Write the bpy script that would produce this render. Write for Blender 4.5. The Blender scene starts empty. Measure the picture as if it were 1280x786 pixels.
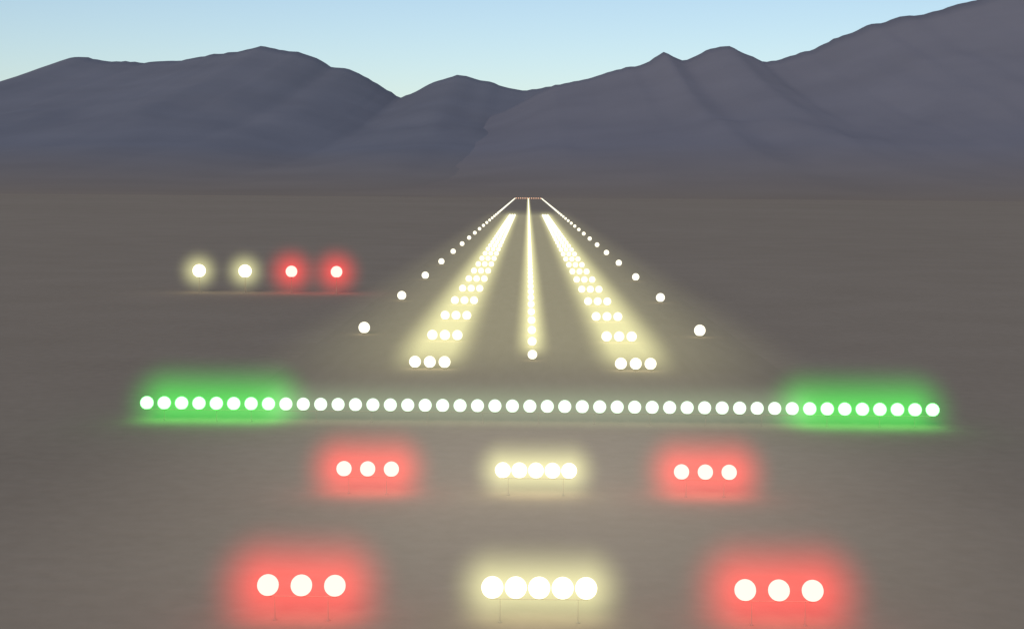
import bpy, bmesh, math, random
from mathutils import Matrix, Vector, noise
random.seed(4)
sc = bpy.context.scene
sc.view_settings.view_transform = 'Standard'
sc.view_settings.look = 'None'
sc.view_settings.exposure = 0

# ---------------- camera (on approach, 21 m above the ground) ----------------
cam_d = bpy.data.cameras.new("camera"); cam = bpy.data.objects.new("camera", cam_d)
sc.collection.objects.link(cam); sc.camera = cam
CAMZ = 21.15
cam_d.sensor_width = 36; cam_d.lens = 1765/1280*36; cam_d.clip_end = 60000; cam_d.clip_start = .5
cam.matrix_world = (Matrix.Translation((-0.71, 0, CAMZ)) @ Matrix.Rotation(math.radians(0.61), 4, 'Z')
    @ Matrix.Rotation(math.radians(90-5.15), 4, 'X') @ Matrix.Rotation(math.radians(0.43), 4, 'Z'))

# ---------------- world + sun ----------------
SUN_EL, SUN_AZ = 30, 195      # sun behind the viewer, veiled
w = bpy.data.worlds.new("World"); sc.world = w; w.use_nodes = True
nt = w.node_tree; nt.nodes.clear()
sky = nt.nodes.new("ShaderNodeTexSky"); sky.sky_type = 'NISHITA'; sky.sun_disc = False
sky.sun_elevation = math.radians(SUN_EL); sky.sun_rotation = math.radians(SUN_AZ)
sky.air_density = 1.0; sky.dust_density = 0.8; sky.ozone_density = 1.7
bg = nt.nodes.new("ShaderNodeBackground"); bg.inputs[1].default_value = 0.114
out = nt.nodes.new("ShaderNodeOutputWorld")
nt.links.new(sky.outputs[0], bg.inputs[0]); nt.links.new(bg.outputs[0], out.inputs[0])
sd = bpy.data.lights.new("sun", 'SUN'); sd.energy = 1.3; sd.angle = math.radians(32); sd.color = (1, .90, .80)
so = bpy.data.objects.new("sun", sd); sc.collection.objects.link(so)
az = math.radians(SUN_AZ); el = math.radians(SUN_EL)
v = Vector((math.sin(az)*math.cos(el), math.cos(az)*math.cos(el), math.sin(el)))
so.rotation_euler = v.to_track_quat('Z', 'Y').to_euler()

# ---------------- materials ----------------
def newmat(n):
    m = bpy.data.materials.new(n); m.use_nodes = True; m.node_tree.nodes.clear(); return m, m.node_tree
def N(nt, t, **kw):
    n = nt.nodes.new(t)
    for k, val in kw.items(): setattr(n, k, val)
    return n
def math_n(nt, op, a, b=None, clamp=False):
    n = nt.nodes.new("ShaderNodeMath"); n.operation = op; n.use_clamp = clamp
    for i, x in enumerate((a, b)):
        if x is None: continue
        if isinstance(x, (int, float)): n.inputs[i].default_value = x
        else: nt.links.new(x, n.inputs[i])
    return n.outputs[0]

def earth(name, c1, c2, scales=((.004, 3), (.05, 4), (.7, 4)), bump=.15, stretch=(1, 1, 1)):
    m, nt = newmat(name)
    geo = N(nt, "ShaderNodeNewGeometry")
    mp = N(nt, "ShaderNodeMapping"); mp.inputs['Scale'].default_value = stretch
    nt.links.new(geo.outputs['Position'], mp.inputs[0])
    acc = None
    for s, det in scales:
        t = N(nt, "ShaderNodeTexNoise"); t.inputs['Scale'].default_value = s; t.inputs['Detail'].default_value = det
        nt.links.new(mp.outputs[0], t.inputs['Vector'])
        acc = t.outputs[0] if acc is None else math_n(nt, 'ADD', acc, t.outputs[0])
    avg = math_n(nt, 'DIVIDE', acc, len(scales))
    r = N(nt, "ShaderNodeValToRGB"); r.color_ramp.elements[0].position = .36; r.color_ramp.elements[1].position = .64
    r.color_ramp.elements[0].color = (*c1, 1); r.color_ramp.elements[1].color = (*c2, 1)
    nt.links.new(avg, r.inputs[0])
    b = N(nt, "ShaderNodeBsdfPrincipled"); b.inputs['Roughness'].default_value = 1; b.inputs['Specular IOR Level'].default_value = 0.05
    nt.links.new(r.outputs[0], b.inputs['Base Color'])
    if bump:
        bp = N(nt, "ShaderNodeBump"); bp.inputs['Strength'].default_value = bump; bp.inputs['Distance'].default_value = .3
        nt.links.new(acc, bp.inputs['Height']); nt.links.new(bp.outputs[0], b.inputs['Normal'])
    o = N(nt, "ShaderNodeOutputMaterial"); nt.links.new(b.outputs[0], o.inputs[0])
    return m
m_ground = earth("desert_soil", (.265, .207, .149), (.315, .249, .184))
m_runway = earth("weathered_asphalt", (.258, .204, .148), (.300, .239, .177), stretch=(1, .15, 1))

# mountains: bare rock, plain-coloured at the foot; bluish aerial haze painted in with height
def rock(name, low, high, zmax):
    m, nt = newmat(name)
    geo = N(nt, "ShaderNodeNewGeometry")
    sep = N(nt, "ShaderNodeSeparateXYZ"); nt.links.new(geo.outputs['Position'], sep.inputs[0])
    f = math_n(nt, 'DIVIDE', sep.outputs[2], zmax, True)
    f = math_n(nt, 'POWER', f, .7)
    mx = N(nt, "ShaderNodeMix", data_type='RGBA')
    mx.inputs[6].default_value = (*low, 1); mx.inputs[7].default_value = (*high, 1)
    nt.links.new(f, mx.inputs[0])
    t = N(nt, "ShaderNodeTexNoise"); t.inputs['Scale'].default_value = .0022; t.inputs['Detail'].default_value = 8
    nt.links.new(geo.outputs['Position'], t.inputs['Vector'])
    mr = N(nt, "ShaderNodeMapRange"); mr.inputs[1].default_value = .3; mr.inputs[2].default_value = .7
    mr.inputs[3].default_value = .95; mr.inputs[4].default_value = 1.05
    nt.links.new(t.outputs[0], mr.inputs[0])
    vm = N(nt, "ShaderNodeVectorMath", operation='SCALE')
    nt.links.new(mx.outputs[2], vm.inputs[0]); nt.links.new(mr.outputs[0], vm.inputs['Scale'])
    b = N(nt, "ShaderNodeBsdfPrincipled"); b.inputs['Roughness'].default_value = 1; b.inputs['Specular IOR Level'].default_value = 0
    nt.links.new(vm.outputs[0], b.inputs['Base Color'])
    o = N(nt, "ShaderNodeOutputMaterial"); nt.links.new(b.outputs[0], o.inputs[0])
    return m
m_rock1 = rock("haze_tinted_rock", (.262, .212, .168), (.182, .184, .212), 170)
m_rock2 = rock("pale_haze_tinted_rock", (.262, .212, .168), (.200, .193, .218), 170)

def lamp(name, col, s, sample=True):
    m, nt = newmat(name)
    e = N(nt, "ShaderNodeEmission"); e.inputs[0].default_value = (*col, 1); e.inputs[1].default_value = s
    o = N(nt, "ShaderNodeOutputMaterial"); nt.links.new(e.outputs[0], o.inputs[0])
    if not sample: m.cycles.emission_sampling = 'NONE'
    return m
RED = (1, .012, .008); GREEN = (.02, 1, .05); WARM = (1, .97, .44)
m_white = lamp("white_lamp_glass", (1, .93, .66), 2.5)
m_runw = lamp("runway_white_lamp_glass", (1, .95, .74), 1.6, False)
m_red = lamp("red_lamp_glass", (1, .2, .17), 5.2)
m_green = lamp("green_lamp_glass", (.2, 1, .22), 5)
m_greenw = lamp("pale_green_lamp_glass", (.78, 1, .78), 1.3, False)
m_end = lamp("runway_end_lamp_glass", (1, .55, .35), 1.2, False)
m_metal, nt = newmat("weathered_metal")
b = N(nt, "ShaderNodeBsdfPrincipled"); b.inputs['Base Color'].default_value = (.22, .18, .14, 1)
tn = N(nt, "ShaderNodeTexNoise"); tn.inputs['Scale'].default_value = 8
mr = N(nt, "ShaderNodeMapRange"); mr.inputs[3].default_value = .6; mr.inputs[4].default_value = .95
nt.links.new(tn.outputs[0], mr.inputs[0]); nt.links.new(mr.outputs[0], b.inputs['Roughness'])
o = N(nt, "ShaderNodeOutputMaterial"); nt.links.new(b.outputs[0], o.inputs[0])

# ---------------- helpers ----------------
def empty(name, loc):
    e = bpy.data.objects.new(name, None); e.location = loc; sc.collection.objects.link(e); return e
def obj(name, bm, mat, parent=None, loc=(0, 0, 0)):
    me = bpy.data.meshes.new(name); bm.to_mesh(me); bm.free(); me.materials.append(mat)
    ob = bpy.data.objects.new(name, me); sc.collection.objects.link(ob)
    ob.location = loc; ob.parent = parent; return ob
def smooth(ob):
    ob.data.polygons.foreach_set('use_smooth', [True]*len(ob.data.polygons))
def cyl(bm, r0, r1, z0, z1, x, y, seg=12):
    bmesh.ops.create_cone(bm, cap_ends=True, segments=seg, radius1=r0, radius2=r1, depth=z1-z0, matrix=Matrix.Translation((x, y, (z0+z1)/2)))
def lamps(parent, pts, r, mat, seg=20, zc=None, masts=None, stem=None):
    """globes on stems with base plates and collar; pts relative to parent. zc = height of globe centre.
    masts: x positions of the legs when the globes share a crossbar"""
    if zc is None: zc = r+.16
    st = stem or r*.2
    bg_, bs = bmesh.new(), bmesh.new()
    for (x, y) in pts:
        far = (parent.location.y + y) > 500
        u = 8 if far else seg
        bmesh.ops.create_uvsphere(bg_, u_segments=u, v_segments=max(6, u//2+2), radius=r, matrix=Matrix.Translation((x, y, zc)))
        if not far:
            cyl(bs, r*.34, r*.42, zc-r+.01, zc-r+.09, x, y)
            if not masts:
                cyl(bs, r*.4, r*.4, 0, .05, x, y)
                cyl(bs, st, st*.9, .052, zc-r+.04, x, y)
    if masts:
        x0, x1 = min(p[0] for p in pts), max(p[0] for p in pts)
        bmesh.ops.create_cone(bs, cap_ends=True, segments=10, radius1=.03, radius2=.03, depth=x1-x0+.2,
            matrix=Matrix.Translation(((x0+x1)/2, .0, zc-r-.03)) @ Matrix.Rotation(math.pi/2, 4, 'Y'))
        for x in masts:
            cyl(bs, .1, .1, 0, .04, x, 0); cyl(bs, .024, .02, .04, zc-r-.06, x, 0)
    g = obj("lamp_globes", bg_, mat, parent); smooth(g)
    if len(bs.verts): obj("stems_and_bases", bs, m_metal, parent)
    else: bs.free()
def halo(parent, loc, L, R, col, k, power=2.0, step=1.0, name="added_glow_volume", zs=1.0, ys=1.0, fade=None):
    """lamp glow imitated by an added self-emitting volume, density falls with distance from the bar.
    L = half lengths of the bar core, R = reach; ys stretches it along Y, zs scales its height"""
    m, nt = newmat(name)
    tc = N(nt, "ShaderNodeTexCoord"); sep = N(nt, "ShaderNodeSeparateXYZ"); nt.links.new(tc.outputs['Object'], sep.inputs[0])
    comp = []
    for i, st in enumerate((1, ys, zs)):
        c = sep.outputs[i]
        if L[i]: c = math_n(nt, 'MAXIMUM', math_n(nt, 'SUBTRACT', math_n(nt, 'ABSOLUTE', c), L[i]), 0)
        if st != 1: c = math_n(nt, 'DIVIDE', c, st)
        comp.append(math_n(nt, 'MULTIPLY', c, c))
    d = math_n(nt, 'SQRT', math_n(nt, 'ADD', math_n(nt, 'ADD', comp[0], comp[1]), comp[2]))
    f = math_n(nt, 'SUBTRACT', 1, math_n(nt, 'DIVIDE', d, R), True)
    f = math_n(nt, 'POWER', f, power)
    s = math_n(nt, 'MULTIPLY', f, k)
    if fade:   # thinner with distance down the runway
        geo = N(nt, "ShaderNodeNewGeometry"); sp = N(nt, "ShaderNodeSeparateXYZ"); nt.links.new(geo.outputs['Position'], sp.inputs[0])
        s = math_n(nt, 'MULTIPLY', s, math_n(nt, 'DIVIDE', fade, sp.outputs[1]))
    e = N(nt, "ShaderNodeEmission"); e.inputs[0].default_value = (*col, 1); nt.links.new(s, e.inputs[1])
    o = N(nt, "ShaderNodeOutputMaterial"); nt.links.new(e.outputs[0], o.inputs['Volume'])
    m.cycles.volume_step_rate = step
    m.cycles.emission_sampling = 'NONE'
    bm = bmesh.new(); bmesh.ops.create_cube(bm, size=2)
    p = random.uniform(.01, .25)
    hx, hy, hz = L[0]+R+p, L[1]+R*ys+p, L[2]+R*zs+p*.3
    zlo = max(-hz, -loc[2]+.012+p*.08)
    for vv in bm.verts:
        vv.co = Vector((vv.co.x*hx, vv.co.y*hy, hz if vv.co.z > 0 else zlo))
    return obj(name, bm, m, parent, loc)

# ---------------- ground ----------------
bm = bmesh.new(); bmesh.ops.create_grid(bm, x_segments=40, y_segments=40, size=20000)
obj("ground", bm, m_ground, None, (0, 8000, 0))
bm = bmesh.new()
xs = [-29, 29]; ys = [122 + i*61.3 for i in range(41)]
vs = [[bm.verts.new((x, y, 0)) for x in xs] for y in ys]
for i in range(len(ys)-1): bm.faces.new((vs[i][0], vs[i][1], vs[i+1][1], vs[i+1][0]))
obj("runway", bm, m_runway, None, (0, 0, .004))

# ---------------- mountains ----------------
sil = [(-900,150),(-600,95),(-400,120),(-200,90),(-100,115),(0,104),(16,100),(40,92),(60,86),(95,72),(112,71),(140,77),(180,77),(220,76),(260,69),(300,65),(330,58),
 (350,61),(375,64),(395,72),(415,84),(440,86),(460,97),(500,123),(515,118),(540,103),(575,94),(600,99),(625,109),(650,113),(690,108),(760,112),(900,125),(1100,105),(1300,120),(1600,100),(2100,120)]
front = [(-900,238),(300,238),(420,230),(500,198),(560,170),(620,143),(660,122),(690,108),(730,98),(770,88),(800,78),(825,67),(850,76),(870,66),(905,56),(925,67),
 (950,78),(970,75),(1000,65),(1040,47),(1080,31),(1120,22),(1145,19),(1158,13),(1180,7),(1280,-17),(1400,-30),(1600,10),(1800,-10),(2100,60)]
def surv(tab, D):
    res = []
    for px, py in tab:
        hor = 234 + (px-660)*.0075
        e = math.atan((159+hor-py)/1765) - math.radians(5.15)
        res.append(((px-660)/1765*D*1.003, CAMZ + math.tan(e)*D))
    return res
def interp(t, x):
    if x <= t[0][0]: return t[0][1]
    for (a, b), (c, d) in zip(t, t[1:]):
        if x <= c:
            u = (x-a)/(c-a); return b+(d-b)*u
    return t[-1][1]
def mountains(name, tab, D, base, mat, seed, nx=520, nc=32, nb=5, rel=.035):
    t = surv(tab, D); x0, x1 = t[0][0], t[-1][0]
    bm = bmesh.new(); rows = []
    xs_ = [x0+(x1-x0)*i/nx for i in range(nx+1)]
    Ps = [interp(t, x)+11*noise.fractal(Vector((x*.007, seed, 0)), .6, 2.0, 5) for x in xs_]
    for j in range(nc+nb+1):
        tt = j/nc; y = base+(D-base)*tt; row = []
        s = tt**1.6 if tt <= 1 else max(0, 1-(tt-1)*2.2)
        env = max(0, 1-abs(tt-.55)/.45)
        for x, P in zip(xs_, Ps):
            z = P*s
            if env:
                wx = x + 500*noise.noise(Vector((x*.0006, y*.0006, seed+5)))
                rid = 1-abs(noise.fractal(Vector((wx*.0016, y*.0005, seed)), 1.0, 2.1, 5))*2
                z += (rid-.6)*P*rel*env
            row.append(bm.verts.new((x, y, z-6 if j == 0 else z)))
        rows.append(row)
    for j in range(len(rows)-1):
        for i in range(nx):
            bm.faces.new((rows[j][i], rows[j][i+1], rows[j+1][i+1], rows[j+1][i]))
    ob = obj(name, bm, mat); smooth(ob); return ob
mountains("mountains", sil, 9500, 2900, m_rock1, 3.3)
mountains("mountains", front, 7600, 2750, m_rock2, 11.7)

# ---------------- approach lights (on light frangible masts) ----------------
ZA = 1.75; q = .951
for Y in (67.3, 95.9):
    e = empty("approach_light_bar", (0.0, Y, 0))
    lamps(e, [((-2.4+1.2*i)*q, 0) for i in range(5)], .56*q, m_white, 24, ZA, (-1.9, 1.9))
    halo(e, (0, 0, ZA), (2.3*q, 0, 0), 2.8, WARM, .36, 2.2, 1.5, ys=1.2)
    for sx in (-12.2*q, 12.25*q):
        e = empty("red_side_row_light_bar", (sx, Y, 0))
        lamps(e, [(-1.72*q, 0), (0, 0), (1.72*q, 0)], .55*q, m_red, 24, ZA, (-1.3, 1.3))
        halo(e, (0, 0, ZA), (1.8*q, 0, 0), 3.7, RED, .39, 2.4, 1.5, ys=1.2)

# ---------------- threshold ----------------
ZT = 1.6; q = .958
e = empty("threshold_light_bar", (0.4, 131*q, 0))
n = 46; sp = 73.6*q/(n-1)
px = [-36.8*q+sp*i for i in range(n)]
wing = [p for p in px if abs(p) > 23.3]; mid = [p for p in px if abs(p) <= 23.3]
e2 = empty("threshold_wing_bar", (0.4, 131*q, 0))
lamps(e, [(p, 0) for p in mid], .61*q, m_greenw, 20, ZT, [x*5.0 for x in range(-4, 5)])
wl = [p for p in wing if p < 0]; wr = [p for p in wing if p > 0]
for g_ in (wl, wr):
    lamps(e2, [(p, 0) for p in g_], .61*q, m_green, 20, ZT, [g_[1], g_[len(g_)//2], g_[-2]])
for s in (-1, 1):
    halo(e2, (s*30.0*q, 0, ZT), (4.8*q, 0, 0), 4.8, GREEN, .145, 2.3, 1.2, ys=1.5)
halo(e, (0, 0, ZT), (24*q, 0, 0), 2.8, (.6, 1, .5), .06, 2.0, .7, ys=1.5)

# ---------------- runway lights ----------------
e = empty("runway_centerline_lights", (0, 172, 0))
lamps(e, [(0, 15*i) for i in range(160)], .58, m_runw, 16)
e = empty("touchdown_zone_lights", (0, 163, 0))
for s in (-1, 1):
    lamps(e, [(s*(10.25+1.72*i), 30*k) for k in range(30) for i in range(3)], .69, m_runw, 16)
e = empty("runway_edge_lights", (0, 201, 0))
for s in (-1, 1):
    lamps(e, [(s*24, 60.3*k) for k in range(40)], .82, m_runw, 16)
e = empty("runway_end_lights", (0, 2575, 0))
lamps(e, [(-22+4*i, 0) for i in range(12)], 1.0, m_end, 8)
eh = empty("added_runway_glow", (0, 0, 0))  # holds added emitting volumes that stand in for glow and light spill
for s in (-1, 1):
    halo(eh, (s*12, 600, .6), (1.8, 430, 0), 4.2, WARM, .030, 2.0, .8, fade=200, ys=5)
halo(eh, (0, 1350, .6), (0, 1170, 0), 3.0, WARM, .055, 2.0, .8, fade=200, ys=4)
halo(eh, (0, 600, 0.5), (14, 430, 0), 20, (1, .93, .50), .0060, 1.6, 1.5, fade=200, zs=.3, ys=3)  # broad self-emitting volume added to brighten the strip between the light rows
halo(eh, (0, 88, 0.5), (3, 10, 0), 36, (1, .87, .66), .012, 1.8, 2, zs=.18, ys=1.6)  # added glow over the approach, in place of lamp spill on the ground

# ---------------- PAPI ----------------
q = .871; ZP = 4.3
for i, x in enumerate((-75.0, -64.6, -54.1, -43.9)):
    e = empty("papi_light", (x*q, 318*q, 0))
    red = i > 1
    lamps(e, [(0, 0)], (1.3 if red else 1.45)*q, m_red if red else m_white, 24, ZP, stem=.09)
    bm = bmesh.new()
    bmesh.ops.create_cube(bm, size=1, matrix=Matrix.Translation((0, 1.1, ZP)) @ Matrix.Diagonal((1.4, 1.5, 1.1, 1)))
    bmesh.ops.bevel(bm, geom=bm.edges[:], offset=.12, segments=2)
    obj("housing", bm, m_metal, e)
    halo(e, (0, -.3, ZP), (0, 0, 0), 7.0 if red else 5.6, RED if red else WARM, .24 if red else .25, 2.6, 1.5)
print("built", len(bpy.data.objects))
